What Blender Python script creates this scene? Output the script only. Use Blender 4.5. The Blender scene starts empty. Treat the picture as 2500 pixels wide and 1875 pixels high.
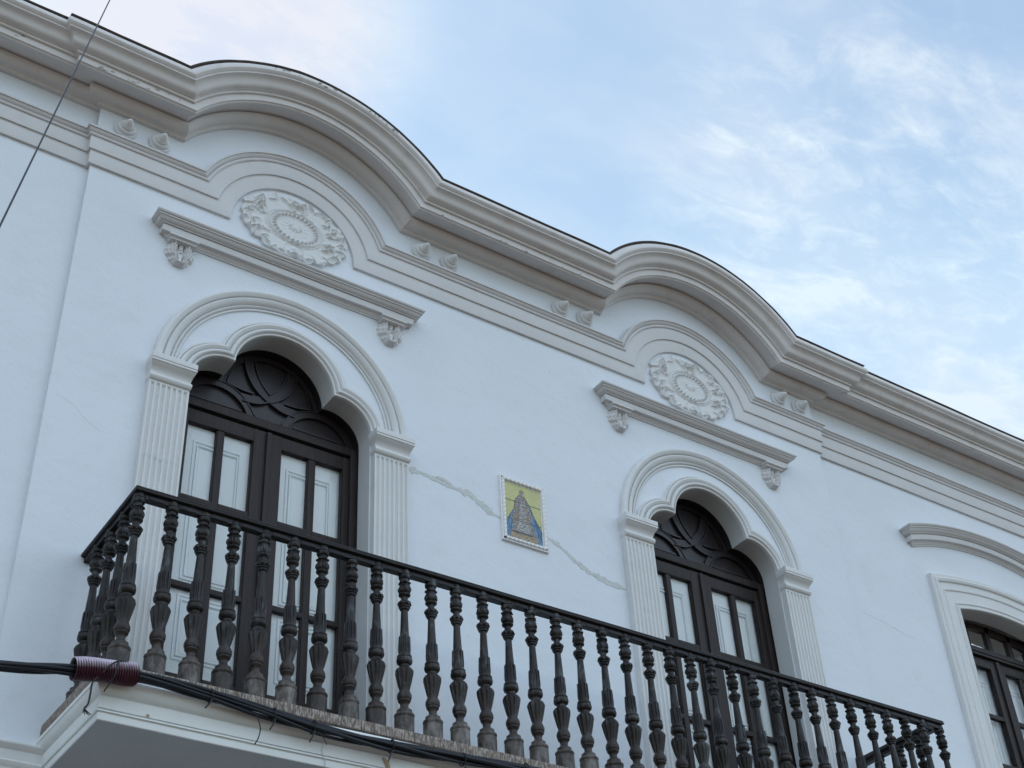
import bpy, bmesh, math, random
from mathutils import Vector, noise, Matrix
from mathutils.geometry import delaunay_2d_cdt
R = math.radians
random.seed(7)
S = bpy.context.scene
COL = S.collection

# ------------------------------------------------------------------ camera
cam = bpy.data.cameras.new('camera'); camo = bpy.data.objects.new('camera', cam); COL.objects.link(camo)
F = Vector((0.46591112, 0.63762295, 0.61348496)); RT = Vector((0.82830105, -0.55814073, -0.04895202)); UP = Vector((-0.31119801, -0.53095753, 0.78818773))
m3 = Matrix((RT, UP, -F)).transposed()
camo.matrix_world = Matrix.Translation((-1.27711, -6.83053, -3.22831)) @ m3.to_4x4()
cam.sensor_width = 36; cam.sensor_fit = 'HORIZONTAL'; cam.lens = 50.4135
cam.clip_start = .05; cam.clip_end = 3000
S.camera = camo

# ------------------------------------------------------------------ exposure, world, sun
S.view_settings.view_transform = 'Standard'; S.view_settings.look = 'None'
S.view_settings.exposure = 0.93; S.view_settings.gamma = 1; S.view_settings.use_curve_mapping = False
SUN_EL, SUN_AZ = R(30), R(-50)          # low sun behind the house, azimuth from +Y towards +X
W = bpy.data.worlds.new("World"); S.world = W; W.use_nodes = True
nt = W.node_tree; N = nt.nodes; L = nt.links; N.clear()
out = N.new('ShaderNodeOutputWorld'); bg = N.new('ShaderNodeBackground'); L.new(bg.outputs[0], out.inputs[0])
sky = N.new('ShaderNodeTexSky'); sky.sky_type = 'NISHITA'; sky.sun_disc = False
sky.sun_elevation = SUN_EL; sky.sun_rotation = SUN_AZ
sky.air_density = 1.0; sky.dust_density = 0.2; sky.ozone_density = 0.2
SKY_STRENGTH = 0.15
CLOUD = 3.6
bg.inputs[1].default_value = SKY_STRENGTH
tc = N.new('ShaderNodeTexCoord')
sep = N.new('ShaderNodeSeparateXYZ'); L.new(tc.outputs['Generated'], sep.inputs[0])
def wm(op, a, b=None, c=None, clamp=False):
    n = N.new('ShaderNodeMath'); n.operation = op; n.use_clamp = clamp
    for i, v in enumerate((a, b, c)):
        if v is None: continue
        if isinstance(v, (int, float)): n.inputs[i].default_value = v
        else: L.new(v, n.inputs[i])
    return n.outputs[0]
zz = wm('MAXIMUM', sep.outputs['Z'], 0.08)
cmb = N.new('ShaderNodeCombineXYZ')
L.new(wm('DIVIDE', sep.outputs['X'], zz), cmb.inputs[0]); L.new(wm('DIVIDE', sep.outputs['Y'], zz), cmb.inputs[1])
def wnoise(scale, detail, rough, stretch=(1, 1, 1), loc=(0, 0, 0), rot=0, dist=0.0):
    mp = N.new('ShaderNodeMapping'); mp.inputs['Scale'].default_value = stretch; mp.inputs['Location'].default_value = loc
    mp.inputs['Rotation'].default_value = (0, 0, rot)
    L.new(cmb.outputs[0], mp.inputs[0])
    n = N.new('ShaderNodeTexNoise'); n.inputs['Scale'].default_value = scale; n.inputs['Detail'].default_value = detail
    n.inputs['Roughness'].default_value = rough; n.inputs['Distortion'].default_value = dist
    L.new(mp.outputs[0], n.inputs['Vector']); return n.outputs['Fac']
def wramp(fac, p0, p1, v0=0.0, v1=1.0):
    n = N.new('ShaderNodeMapRange'); n.interpolation_type = 'SMOOTHSTEP'
    n.inputs[1].default_value = p0; n.inputs[2].default_value = p1; n.inputs[3].default_value = v0; n.inputs[4].default_value = v1
    L.new(fac, n.inputs[0]); return n.outputs[0]
def wlobe(d, c0, c1):                 # a soft patch of the sky round a direction
    n = N.new('ShaderNodeVectorMath'); n.operation = 'DOT_PRODUCT'; L.new(tc.outputs['Generated'], n.inputs[0])
    n.inputs[1].default_value = Vector(d).normalized(); return wramp(n.outputs['Value'], c0, c1)
wisps = wramp(wnoise(4.2, 10, .60, (1, 1.9, 1), (3.1, 1.7, 0), R(35), .6), .47, .72)
broad = wramp(wnoise(1.7, 4, .5, (1, 1.6, 1), (0.6, 4.2, 0), R(20), .2), .30, .72)
fine = wramp(wnoise(16, 8, .65, (1, 1.8, 1), (8, 2, 0), R(50), .5), .40, .80)
lobe_a = wlobe((0.600, 0.420, 0.680), .985, .9996)
lobe_b = wlobe((0.72, 0.36, 0.57), .975, .9990)
lobe_c = wlobe((0.20, 0.585, 0.785), .986, .9992)
lobe_blue = wlobe((0.44, 0.455, 0.775), .985, .9995)
patch = wm('MAXIMUM', lobe_a, wm('MAXIMUM', wm('MULTIPLY', lobe_b, .85), wm('MULTIPLY', lobe_c, .8)))
streak = wm('ADD', wm('MULTIPLY', wisps, .56), wm('MULTIPLY', fine, .34))
m = wm('MULTIPLY', streak, wm('ADD', wm('MULTIPLY', patch, .85), .12))
m = wm('ADD', m, wm('ADD', wm('MULTIPLY', broad, .28), .31))
m = wm('ADD', m, wm('MULTIPLY', wm('MAXIMUM', lobe_c, wm('MULTIPLY', patch, .12)), .42))
m = wm('SUBTRACT', m, wm('MULTIPLY', lobe_blue, .07))
m = wm('SUBTRACT', m, wm('MULTIPLY', wlobe((0.621, 0.291, 0.728), .985, .999), .22))
m = wm('ADD', m, wramp(sep.outputs['Z'], .78, .58, 0.0, .20))
m = wm('MINIMUM', wm('MAXIMUM', m, 0.0), 0.92)
mixc = N.new('ShaderNodeMix'); mixc.data_type = 'RGBA'
gn = N.new('ShaderNodeVectorMath'); gn.operation = 'MULTIPLY'; gn.inputs[1].default_value = (1.03, 1.19, 1.20); L.new(sky.outputs[0], gn.inputs[0])
L.new(m, mixc.inputs[0]); L.new(gn.outputs[0], mixc.inputs[6])
pink = N.new('ShaderNodeMix'); pink.data_type = 'RGBA'; L.new(wm('MAXIMUM', lobe_c, wm('MULTIPLY', broad, .5)), pink.inputs[0])
pink.inputs[6].default_value = (.79 * CLOUD, .95 * CLOUD, 1.04 * CLOUD, 1); pink.inputs[7].default_value = (.85 * CLOUD, .865 * CLOUD, .93 * CLOUD, 1)
front = wramp(sep.outputs['Y'], .25, -.7, 1.0, 2.2)      # added: unseen clouds in front of the facade, brightened to light it
fc = N.new('ShaderNodeMix'); fc.data_type = 'RGBA'; L.new(wramp(sep.outputs['Y'], .2, -.5), fc.inputs[0]); L.new(pink.outputs[2], fc.inputs[6])
fc.inputs[7].default_value = (.78 * CLOUD, .90 * CLOUD, 1.03 * CLOUD, 1)
cl = N.new('ShaderNodeVectorMath'); cl.operation = 'SCALE'; L.new(fc.outputs[2], cl.inputs[0]); L.new(wm('MULTIPLY', front, wm('ADD', wm('MULTIPLY', wramp(sep.outputs['Y'], .25, -.1, 0.0, 1.0), wramp(sep.outputs['Z'], .10, .55, -.65, 0.0)), 1.0)), cl.inputs['Scale'])   # dimmer towards the horizon in front of the house
L.new(cl.outputs[0], mixc.inputs[7]); L.new(mixc.outputs[2], bg.inputs[0])

sun = bpy.data.lights.new('sun', 'SUN'); sun.energy = 2.0; sun.angle = R(3); sun.color = (1, .86, .7)
suno = bpy.data.objects.new('sun', sun); COL.objects.link(suno)
sd = Vector((math.sin(SUN_AZ) * math.cos(SUN_EL), math.cos(SUN_AZ) * math.cos(SUN_EL), math.sin(SUN_EL)))
suno.rotation_euler = sd.to_track_quat('Z', 'Y').to_euler(); suno.location = sd * 40

# ------------------------------------------------------------------ materials
def mat(name, col, rough=.6, spec=.3, mottle=.06, mscale=3.0, bump=.15, bscale=60., col2=None, c2scale=12., c2lo=.5, c2hi=.7, und=0.0, metal=0., stretch=(1, 1, 1), rnd=0.0, zmix=None, zmix2=None):
    m = bpy.data.materials.new(name); m.use_nodes = True
    t = m.node_tree; n = t.nodes; l = t.links; b = n['Principled BSDF']
    b.inputs['Roughness'].default_value = rough; b.inputs['Specular IOR Level'].default_value = spec; b.inputs['Metallic'].default_value = metal
    co = n.new('ShaderNodeTexCoord')
    mp = n.new('ShaderNodeMapping'); mp.inputs['Scale'].default_value = stretch; l.new(co.outputs['Object'], mp.inputs[0])
    oi = n.new('ShaderNodeObjectInfo')
    if rnd:
        va = n.new('ShaderNodeVectorMath'); va.operation = 'ADD'; sc = n.new('ShaderNodeVectorMath'); sc.operation = 'SCALE'
        cb = n.new('ShaderNodeCombineXYZ'); [l.new(oi.outputs['Random'], cb.inputs[i]) for i in range(3)]
        l.new(cb.outputs[0], sc.inputs[0]); sc.inputs['Scale'].default_value = 37.; l.new(mp.outputs[0], va.inputs[0]); l.new(sc.outputs[0], va.inputs[1]); vec = va.outputs[0]
    else: vec = mp.outputs[0]
    def nz(scale, detail=4, rough=.55):
        x = n.new('ShaderNodeTexNoise'); x.inputs['Scale'].default_value = scale; x.inputs['Detail'].default_value = detail; x.inputs['Roughness'].default_value = rough
        l.new(vec, x.inputs['Vector']); return x.outputs['Fac']
    def mr(f, a, b_, c, d):
        x = n.new('ShaderNodeMapRange'); [setattr(x.inputs[i + 1], 'default_value', v) for i, v in enumerate((a, b_, c, d))]; l.new(f, x.inputs[0]); return x.outputs[0]
    def mix(f, a, b_):
        x = n.new('ShaderNodeMix'); x.data_type = 'RGBA'
        l.new(f, x.inputs[0])
        for i, v in ((6, a), (7, b_)):
            if isinstance(v, tuple): x.inputs[i].default_value = (*v, 1)
            else: l.new(v, x.inputs[i])
        return x.outputs[2]
    c = mix(mr(nz(mscale), .3, .7, 0, 1), tuple(v * (1 - mottle) for v in col), tuple(min(1, v * (1 + mottle)) for v in col))
    if col2: c = mix(mr(nz(c2scale, 6, .65), c2lo, c2hi, 0, 1), c, col2)
    if zmix:                                     # older, dustier colour low on the balusters; painted sky reflection atop the conduit
        sp = n.new('ShaderNodeSeparateXYZ'); l.new(co.outputs['Object'], sp.inputs[0])
        f = mr(sp.outputs['Z'], zmix[1], zmix[2], 0, 1)
        mm = n.new('ShaderNodeMath'); mm.operation = 'MULTIPLY'; l.new(f, mm.inputs[0]); l.new(mr(nz(9, 5), .35, .65, .35, 1), mm.inputs[1])
        c = mix(mm.outputs[0], c, zmix[0])
    if zmix2:                                    # bare weathered foot, blotchy
        f = mr(sp.outputs['Z'], zmix2[1], zmix2[2], 0, 1)
        mm2 = n.new('ShaderNodeMath'); mm2.operation = 'MULTIPLY'; l.new(f, mm2.inputs[0]); l.new(mr(nz(26, 6, .65), .42, .62, .15, 1), mm2.inputs[1])
        mm3 = n.new('ShaderNodeMath'); mm3.operation = 'MULTIPLY'; l.new(mm2.outputs[0], mm3.inputs[0]); l.new(mr(oi.outputs['Random'], 0, 1, .25, 1), mm3.inputs[1])
        c = mix(mm3.outputs[0], c, zmix2[0])
    if rnd:
        hs = n.new('ShaderNodeHueSaturation'); l.new(c, hs.inputs['Color']); l.new(mr(oi.outputs['Random'], 0, 1, 1 - rnd, 1 + rnd), hs.inputs['Value']); c = hs.outputs[0]
    l.new(c, b.inputs['Base Color'])
    h = nz(bscale, 5, .6)
    bp_ = n.new('ShaderNodeBump'); bp_.inputs['Strength'].default_value = bump; bp_.inputs['Distance'].default_value = .01; l.new(h, bp_.inputs['Height'])
    last = bp_
    if und:
        b2 = n.new('ShaderNodeBump'); b2.inputs['Strength'].default_value = und; b2.inputs['Distance'].default_value = .05; l.new(nz(2.3, 3), b2.inputs['Height'])
        l.new(b2.outputs[0], last.inputs['Normal'])
    l.new(last.outputs[0], b.inputs['Normal'])
    return m
M = {}
M['wall'] = mat('white_plaster', (.675, .705, .745), .85, .2, .022, 1.3, .22, 40, und=.28, col2=(.64, .66, .675), c2scale=3.2, c2lo=.58, c2hi=.80)
M['trim'] = mat('greige_moulding_paint', (.600, .590, .588), .75, .25, .03, 4, .14, 38, und=.06, col2=(.54, .48, .445), c2scale=7, c2lo=.60, c2hi=.85)
M['cornice'] = mat('warm_grey_cornice_paint', (.620, .592, .575), .75, .25, .04, 4, .18, 34, und=.08, col2=(.50, .445, .405), c2scale=5, c2lo=.56, c2hi=.82)
M['trim_light'] = mat('pale_moulding_paint', (.640, .640, .635), .75, .25, .03, 4, .14, 38, und=.08, col2=(.57, .535, .50), c2scale=7, c2lo=.60, c2hi=.85)
M['patch'] = mat('bare_repair_mortar', (.57, .585, .57), .95, .1, .08, 20, .6, 70, col2=(.46, .47, .44), c2scale=34)
M['crack'] = mat('crack_grey', (.46, .475, .48), .95, .1, .1, 20, .4, 70)  # grey of slab crack, small chips and nail holes
M['wood'] = mat('dark_brown_wood', (.0240, .0170, .0160), .48, .22, .25, 6, .35, 30, stretch=(6, 6, .6), col2=(.065, .048, .042), c2scale=16, c2lo=.60, c2hi=.78)
M['woodh'] = mat('dark_brown_wood_rail', (.0195, .0145, .0165), .52, .35, .25, 6, .35, 30, stretch=(.6, 6, 6), col2=(.05, .038, .034), c2scale=14, c2lo=.62, c2hi=.8)
M['tymp'] = mat('dark_carved_wood', (.0210, .0165, .0180), .38, .36, .2, 5, .15, 26, stretch=(3, 3, .8))
M['iron'] = mat('dark_turned_balusters', (.0185, .0155, .0150), .36, .24, .45, 14, .5, 50, rnd=.30, col2=(.085, .092, .098), c2scale=20, c2lo=.53, c2hi=.69, zmix=((.042, .030, .025), .46, .14), zmix2=((.19, .17, .155), .14, .05), stretch=(1, 1, .45))
M['rail'] = mat('dark_hand_rail', (.0110, .0085, .0095), .42, .30, .25, 12, .3, 60, col2=(.05, .045, .045), c2scale=18, c2lo=.62, c2hi=.8, stretch=(.5, 1, 1))
M['stone'] = mat('worn_brown_kerb', (.17, .135, .115), .85, .2, .35, 30, .8, 60, col2=(.40, .35, .31), c2scale=55, c2lo=.47, c2hi=.60, stretch=(2.2, 2.2, .5))
M['slab'] = mat('white_slab_paint', (.70, .71, .70), .7, .25, .04, 5, .2, 40, und=.1, col2=(.50, .46, .41), c2scale=6, c2lo=.62, c2hi=.85)
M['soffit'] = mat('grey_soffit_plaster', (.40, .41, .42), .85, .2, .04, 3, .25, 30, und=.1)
M['shutter'] = mat('white_shutter_paint', (.88, .92, .94), .55, .3, .02, 3, .05, 30)
M['chip'] = mat('flaked_paint_base', (.34, .31, .29), .95, .1, .25, 40, .5, 70)
M['rust'] = mat('rust_stain', (.36, .27, .17), .9, .1, .3, 30, .1, 60)
M['reveal'] = mat('grey_reveal', (.52, .525, .53), .8, .2, .04, 3, .2, 30, und=.1)  # reveals set in a darker grey than the trim
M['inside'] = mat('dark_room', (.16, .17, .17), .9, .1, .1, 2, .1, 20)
M['curtain'] = mat('pale_curtain', (.86, .88, .86), .9, .1, .15, 9, .4, 14, stretch=(3, 1, .3))
M['coping'] = mat('dark_coping_edge', (.070, .055, .048), .7, .3, .3, 20, .4, 60, col2=(.10, .085, .075), c2scale=30)
M['cable'] = mat('black_cable', (.007, .008, .013), .5, .35, .2, 20, .1, 80)
M['tie'] = mat('black_plastic_tie', (.008, .008, .009), .5, .4, .1, 20, .1, 60)
M['conduit'] = mat('maroon_corrugated_plastic', (.075, .018, .030), .5, .4, .2, 20, .1, 80, zmix=((.70, .60, .70), -.012, .030))  # pale upper half is the sky's reflection painted into the colour
M['glaze_y'] = mat('yellow_green_glaze', (.46, .44, .17), .3, .5, .08, 9, .05, 40, col2=(.38, .38, .16), c2scale=12)
M['glaze_b'] = mat('blue_glaze', (.07, .20, .36), .3, .5, .3, 40, .05, 40, col2=(.03, .08, .14), c2scale=45, c2lo=.5, c2hi=.62, stretch=(2.2, 1, .6))
M['glaze_r'] = mat('brocade_glaze', (.30, .27, .24), .35, .5, .3, 60, .1, 90, col2=(.07, .055, .05), c2scale=95, c2lo=.45, c2hi=.56)
M['glaze_s'] = mat('silver_brocade_glaze', (.42, .41, .40), .35, .5, .3, 60, .1, 90, col2=(.12, .10, .09), c2scale=120, c2lo=.45, c2hi=.55)
M['glaze_g'] = mat('ochre_glaze', (.34, .25, .14), .35, .5, .3, 60, .1, 90, col2=(.12, .07, .04), c2scale=80, c2lo=.48, c2hi=.6)
M['glaze_k'] = mat('dark_outline_glaze', (.05, .045, .04), .35, .5, .3, 60, .1, 90)
M['frame_w'] = mat('white_ceramic_rope_frame', (.72, .71, .70), .5, .35, .04, 20, .1, 60)
M['ground'] = mat('street_paving', (.155, .120, .092), .9, .2, .15, .6, .4, 9)
M['roof'] = mat('roof_terrace', (.28, .20, .16), .9, .2, .1, 3, .3, 20)
g = bpy.data.materials.new('window_glass'); g.use_nodes = True; t = g.node_tree; t.nodes.clear()
o_ = t.nodes.new('ShaderNodeOutputMaterial'); mx = t.nodes.new('ShaderNodeMixShader'); tr = t.nodes.new('ShaderNodeBsdfTransparent'); gl = t.nodes.new('ShaderNodeBsdfGlossy')
fr = t.nodes.new('ShaderNodeFresnel'); fr.inputs[0].default_value = 1.5; gl.inputs['Roughness'].default_value = .02; tr.inputs[0].default_value = (.985, .99, .99, 1)
bm_ = t.nodes.new('ShaderNodeBump'); nz_ = t.nodes.new('ShaderNodeTexNoise'); nz_.inputs['Scale'].default_value = 3.0; bm_.inputs['Strength'].default_value = .12; bm_.inputs['Distance'].default_value = .02
tcg = t.nodes.new('ShaderNodeTexCoord'); t.links.new(tcg.outputs['Object'], nz_.inputs['Vector']); t.links.new(nz_.outputs[0], bm_.inputs['Height']); t.links.new(bm_.outputs[0], gl.inputs['Normal'])
t.links.new(fr.outputs[0], mx.inputs[0]); t.links.new(tr.outputs[0], mx.inputs[1]); t.links.new(gl.outputs[0], mx.inputs[2]); t.links.new(mx.outputs[0], o_.inputs[0])
M['glass'] = g

# ------------------------------------------------------------------ helpers
def link(o, parent=None):
    COL.objects.link(o)
    if parent: o.parent = parent
    return o
def tag(o, label=None, cat=None, group=None, kind=None):
    if label: o['label'] = label
    if cat: o['category'] = cat
    if group: o['group'] = group
    if kind: o['kind'] = kind
    return o
def obj(name, bm, m, parent=None, ang=32, smooth=True, recalc=True, loc=None):
    if recalc: bmesh.ops.recalc_face_normals(bm, faces=bm.faces[:])
    for f in bm.faces: f.smooth = smooth
    if smooth:
        ca = R(ang)
        for e in bm.edges:
            if len(e.link_faces) == 2 and e.calc_face_angle(0) > ca: e.smooth = False
    me = bpy.data.meshes.new(name); bm.to_mesh(me); bm.free()
    for x in (m if isinstance(m, (list, tuple)) else [m]): me.materials.append(x)
    o = bpy.data.objects.new(name, me)
    if loc is not None: o.location = loc
    return link(o, parent)
def wob(p, a=.0022):
    v = noise.noise_vector(Vector((p[0] * 1.7, p[1] * .8, p[2] * 1.7)))
    w = noise.noise_vector(Vector((p[0] * 9, p[1] * 3, p[2] * 9 + 5)))
    return Vector((p[0] + v.x * a + w.x * a * .25, p[1] + v.y * a + w.y * a * .3, p[2] + v.z * a + w.z * a * .3))
def sweep(bm, path, prof, wobble=.0022, cap=False, mi=0):
    """prof: list of (offset, depth); path(offset, depth) -> list of 3D points, the same count each time"""
    rows = []
    for off, d in prof:
        rows.append([bm.verts.new(wob(p, wobble) if wobble else Vector(p)) for p in path(off, d)])
    for a, b in zip(rows, rows[1:]):
        for i in range(len(a) - 1):
            try: f = bm.faces.new((a[i], a[i + 1], b[i + 1], b[i])); f.material_index = mi
            except ValueError: pass
    if cap:
        for k in (0, -1):
            try: bm.faces.new([r[k] for r in rows])
            except ValueError: pass
    return rows
def box(bm, x0, x1, y0, y1, z0, z1, bev=0.0, mi=0):
    r = bmesh.ops.create_cube(bm, size=1); vs = r['verts']
    for v in vs: v.co = Vector(((x0 + x1) / 2 + v.co.x * (x1 - x0), (y0 + y1) / 2 + v.co.y * (y1 - y0), (z0 + z1) / 2 + v.co.z * (z1 - z0)))
    fs = {f for v in vs for f in v.link_faces}
    for f in fs: f.material_index = mi
    if bev: bmesh.ops.bevel(bm, geom=list({e for v in vs for e in v.link_edges}), offset=bev, segments=2, profile=.6, affect='EDGES')
def arcpts(cx, cz, r, a0, a1, n):
    return [(cx + r * math.cos(a0 + (a1 - a0) * i / n), cz + r * math.sin(a0 + (a1 - a0) * i / n)) for i in range(n + 1)]
def lerp_line(p, q, step=.16):
    n = max(1, int((Vector(q) - Vector(p)).length / step)); return [tuple(Vector(p).lerp(Vector(q), i / n)) for i in range(n + 1)]
def ribbon(bm, pts, w, y, th=.004, mi=0, jag=0.0):
    """thin strip in the xz plane along pts, standing th proud towards -y"""
    n = len(pts); L_, R_ = [], []
    for i, p in enumerate(pts):
        a = pts[max(0, i - 1)]; b = pts[min(n - 1, i + 1)]
        dx, dz = b[0] - a[0], b[1] - a[1]; l = math.hypot(dx, dz) or 1
        ww = w[i] if isinstance(w, (list, tuple)) else w
        j1 = 1 + random.uniform(-jag, jag); j2 = 1 + random.uniform(-jag, jag)
        L_.append((p[0] - dz / l * ww / 2 * j1, p[1] + dx / l * ww / 2 * j1)); R_.append((p[0] + dz / l * ww / 2 * j2, p[1] - dx / l * ww / 2 * j2))
    Lf = [bm.verts.new((x, y - th, z)) for x, z in L_]; Rf = [bm.verts.new((x, y - th, z)) for x, z in R_]
    Lb = [bm.verts.new((x, y, z)) for x, z in L_]; Rb = [bm.verts.new((x, y, z)) for x, z in R_]
    for i in range(n - 1):
        for a, b in ((Lf, Rf), (Lb, Lf), (Rf, Rb)):
            f = bm.faces.new((a[i], a[i + 1], b[i + 1], b[i])); f.material_index = mi
    bm.faces.new((Lb[0], Lf[0], Rf[0], Rb[0])); bm.faces.new((Lb[-1], Lf[-1], Rf[-1], Rb[-1]))
def subdiv_poly(pts, step=.02):
    o = []
    for a, b in zip(pts, pts[1:]):
        n = max(1, int(math.hypot(b[0] - a[0], b[1] - a[1]) / step))
        o += [(a[0] + (b[0] - a[0]) * i / n, a[1] + (b[1] - a[1]) * i / n) for i in range(n)]
    return o + [pts[-1]]
def smoothp(pts, k=2):
    for _ in range(k):
        o = [pts[0]]
        for a, b in zip(pts, pts[1:]): o += [(a[0] * .75 + b[0] * .25, a[1] * .75 + b[1] * .25), (a[0] * .25 + b[0] * .75, a[1] * .25 + b[1] * .75)]
        pts = o + [pts[-1]]
    return pts
def tube(bm, pts, r, seg=8, cap=True):
    pts = [Vector(p) for p in pts]; rows = []; up = Vector((.13, .21, 1)).normalized()
    for i, p in enumerate(pts):
        d = (pts[min(len(pts) - 1, i + 1)] - pts[max(0, i - 1)]).normalized()
        u = d.cross(up).normalized(); v = d.cross(u).normalized()
        rr = r[i] if isinstance(r, (list, tuple)) else r
        rows.append([bm.verts.new(p + (u * math.cos(2 * math.pi * k / seg) + v * math.sin(2 * math.pi * k / seg)) * rr) for k in range(seg)])
    for a, b in zip(rows, rows[1:]):
        for k in range(seg): bm.faces.new((a[k], a[(k + 1) % seg], b[(k + 1) % seg], b[k]))
    if cap: bm.faces.new(rows[0]); bm.faces.new(rows[-1])
def lathe(bm, prof, seg, mod=None, axis='z'):
    rows = []
    for z, r in prof:
        row = []
        for k in range(seg):
            a = 2 * math.pi * k / seg; rr = r * (mod(z, a) if mod else 1); 
            row.append(bm.verts.new((rr * math.cos(a), rr * math.sin(a), z) if axis == 'z' else (rr * math.cos(a), -z, rr * math.sin(a))))
        rows.append(row)
    for a, b in zip(rows, rows[1:]):
        for k in range(seg): bm.faces.new((a[k], a[(k + 1) % seg], b[(k + 1) % seg], b[k]))
    bm.faces.new(rows[0]); bm.faces.new(rows[-1])
def inside(p, poly):
    c = False; j = len(poly) - 1
    for i in range(len(poly)):
        a, b = poly[i], poly[j]
        if (a[1] > p[1]) != (b[1] > p[1]) and p[0] < (b[0] - a[0]) * (p[1] - a[1]) / (b[1] - a[1]) + a[0]: c = not c
        j = i
    return c
def plate(bm, outer, holes, y, mi=0):
    vs, faces = [], []
    for ring in [outer] + holes:
        faces.append(list(range(len(vs), len(vs) + len(ring)))); vs += [Vector(p) for p in ring]
    ed = [(f[i], f[(i + 1) % len(f)]) for f in faces for i in range(len(f))]
    V, E_, Fc, *_ = delaunay_2d_cdt(vs, ed, [], 0, 1e-5)
    nv = [bm.verts.new((v.x, y, v.y)) for v in V]
    for f in Fc:
        c = (sum(V[i].x for i in f) / len(f), sum(V[i].y for i in f) / len(f))
        if inside(c, outer) and not any(inside(c, h) for h in holes):
            q = bm.faces.new([nv[i] for i in f]); q.material_index = mi
def reveal(bm, ring, y0, y1, mi=0, closed=False):
    a = [bm.verts.new((x, y0, z)) for x, z in ring]; b = [bm.verts.new((x, y1, z)) for x, z in ring]
    n = len(ring)
    for i in range(n if closed else n - 1):
        q = bm.faces.new((a[i], a[(i + 1) % n], b[(i + 1) % n], b[i])); q.material_index = mi

# ------------------------------------------------------------------ dimensions (metres; z = 0 is the foot of the balusters)
WX = [1.8647, 5.5245]          # centres of the two balcony doors
XL, XR, REC = .380, 7.000, .045
GZ = -4.83
W3 = 9.02
C0 = 3.868
def bay_path(z0, r0, x0=-7.0, x1=15.0, step=.16):
    """string line of the bay: flank - return - bay with two round arches - return - flank"""
    def f(off, d):
        z = z0 + off; r = r0 + off; hx = math.sqrt(max(r * r - (z - C0) ** 2, 1e-6)); a = math.atan2(z - C0, hx)
        P = lerp_line((x0, REC - d, z), (XL - d, REC - d, z), .2)[:]
        n0 = 36
        P = [(x0 + (XL - .6 - x0) * i / n0, REC - d, z) for i in range(n0)] + [(XL - .6, REC - d, z), (XL - d, REC - d, z)]
        P.append((XL - d, -d, z))
        last = XL - d
        for c in WX:
            xa = c - hx
            P += [(last + (xa - last) * i / 10, -d, z) for i in range(1, 11)]
            P += [(c + r * math.cos(t_), -d, C0 + r * math.sin(t_)) for t_ in [math.pi - a - (math.pi - 2 * a) * i / 56 for i in range(1, 57)]]
            last = c + hx
        xe = XR + d
        P += [(last + (xe - last) * i / 8, -d, z) for i in range(1, 9)]
        P.append((xe, REC - d, z))
        P += [(xe + (x1 - xe) * i / 40, REC - d, z) for i in range(1, 41)]
        return P
    return f
def circ_x(c1, r1, c2, r2, upper=True):
    dx, dz = c2[0] - c1[0], c2[1] - c1[1]; D = math.hypot(dx, dz); a = (r1 * r1 - r2 * r2 + D * D) / (2 * D); h = math.sqrt(max(r1 * r1 - a * a, 0))
    mx_, mz_ = c1[0] + a * dx / D, c1[1] + a * dz / D
    p = [(mx_ + h * dz / D, mz_ - h * dx / D), (mx_ - h * dz / D, mz_ + h * dx / D)]
    return max(p, key=lambda q: q[1]) if upper else min(p, key=lambda q: q[1])
SC, SR, MC, MR = (-.405, 2.405), .242, (0, 2.617), .36
def trefoil(off, zs=2.405, n1=14, n2=40):
    rs, rm = SR + off, MR + off; cu = circ_x(SC, rs, MC, rm)
    a0 = math.pi - math.asin((zs - SC[1]) / rs); a1 = math.atan2(cu[1] - SC[1], cu[0] - SC[0])
    l = arcpts(*SC, rs, a0, a1, n1)
    b0 = math.atan2(cu[1] - MC[1], cu[0] - MC[0]); mid = arcpts(*MC, rm, b0, math.pi - b0, n2)
    return l + mid[1:] + [(-x, z) for x, z in reversed(l[:-1])]
def w3arch(off, n=24, zs=2.72, rise=.075, hw=.605):
    h = hw + off; z0 = zs + off * .9; rr = rise + off * .10
    rad = (h * h + rr * rr) / (2 * rr); cz = z0 + rr - rad; a = math.asin(h / rad)
    return [(W3 + rad * math.sin(-a + 2 * a * i / n), cz + rad * math.cos(-a + 2 * a * i / n)) for i in range(n + 1)]

# ------------------------------------------------------------------ ground
bm = bmesh.new(); bmesh.ops.create_grid(bm, x_segments=4, y_segments=4, size=600)
tag(obj('ground', bm, M['ground'], smooth=False, loc=(0, 0, GZ)), kind='structure')

# ------------------------------------------------------------------ the house
house = bpy.data.objects.new('town_house', None); COL.objects.link(house); house.location = (0, 0, 0)
tag(house, 'white plastered house with curving cornice, arched dark balcony doors and moulded trim', 'building')

# walls ---------------------------------------------------------------
bm = bmesh.new()
op = trefoil(0)
def opening(cx): return [(cx - .647, -.12)] + [(cx + x, z) for x, z in op] + [(cx + .647, -.12)]
top = [(p[0], p[2]) for p in bay_path(4.431, 1.042)(.04, 0) if p[1] == 0 and XL - .001 <= p[0] <= XR + .001]
outer = [(XL, GZ)] + [(XL, 4.471)] + [q for q in top if XL + .002 < q[0] < XR - .002] + [(XR, 4.471), (XR, GZ)]
plate(bm, outer, [opening(c) for c in WX], 0)
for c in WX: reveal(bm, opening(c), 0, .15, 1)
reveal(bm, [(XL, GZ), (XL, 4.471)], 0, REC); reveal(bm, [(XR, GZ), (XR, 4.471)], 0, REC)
ring3 = [(W3 - .605, .2)] + w3arch(0) + [(W3 + .605, .2)]
plate(bm, [(-7, GZ), (-7, 4.471), (XL, 4.471), (XL, GZ)], [], REC)
plate(bm, [(XR, GZ), (XR, 4.471), (15, 4.471), (15, GZ)], [ring3], REC)
reveal(bm, ring3, REC, .195, 1, closed=True)
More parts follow.
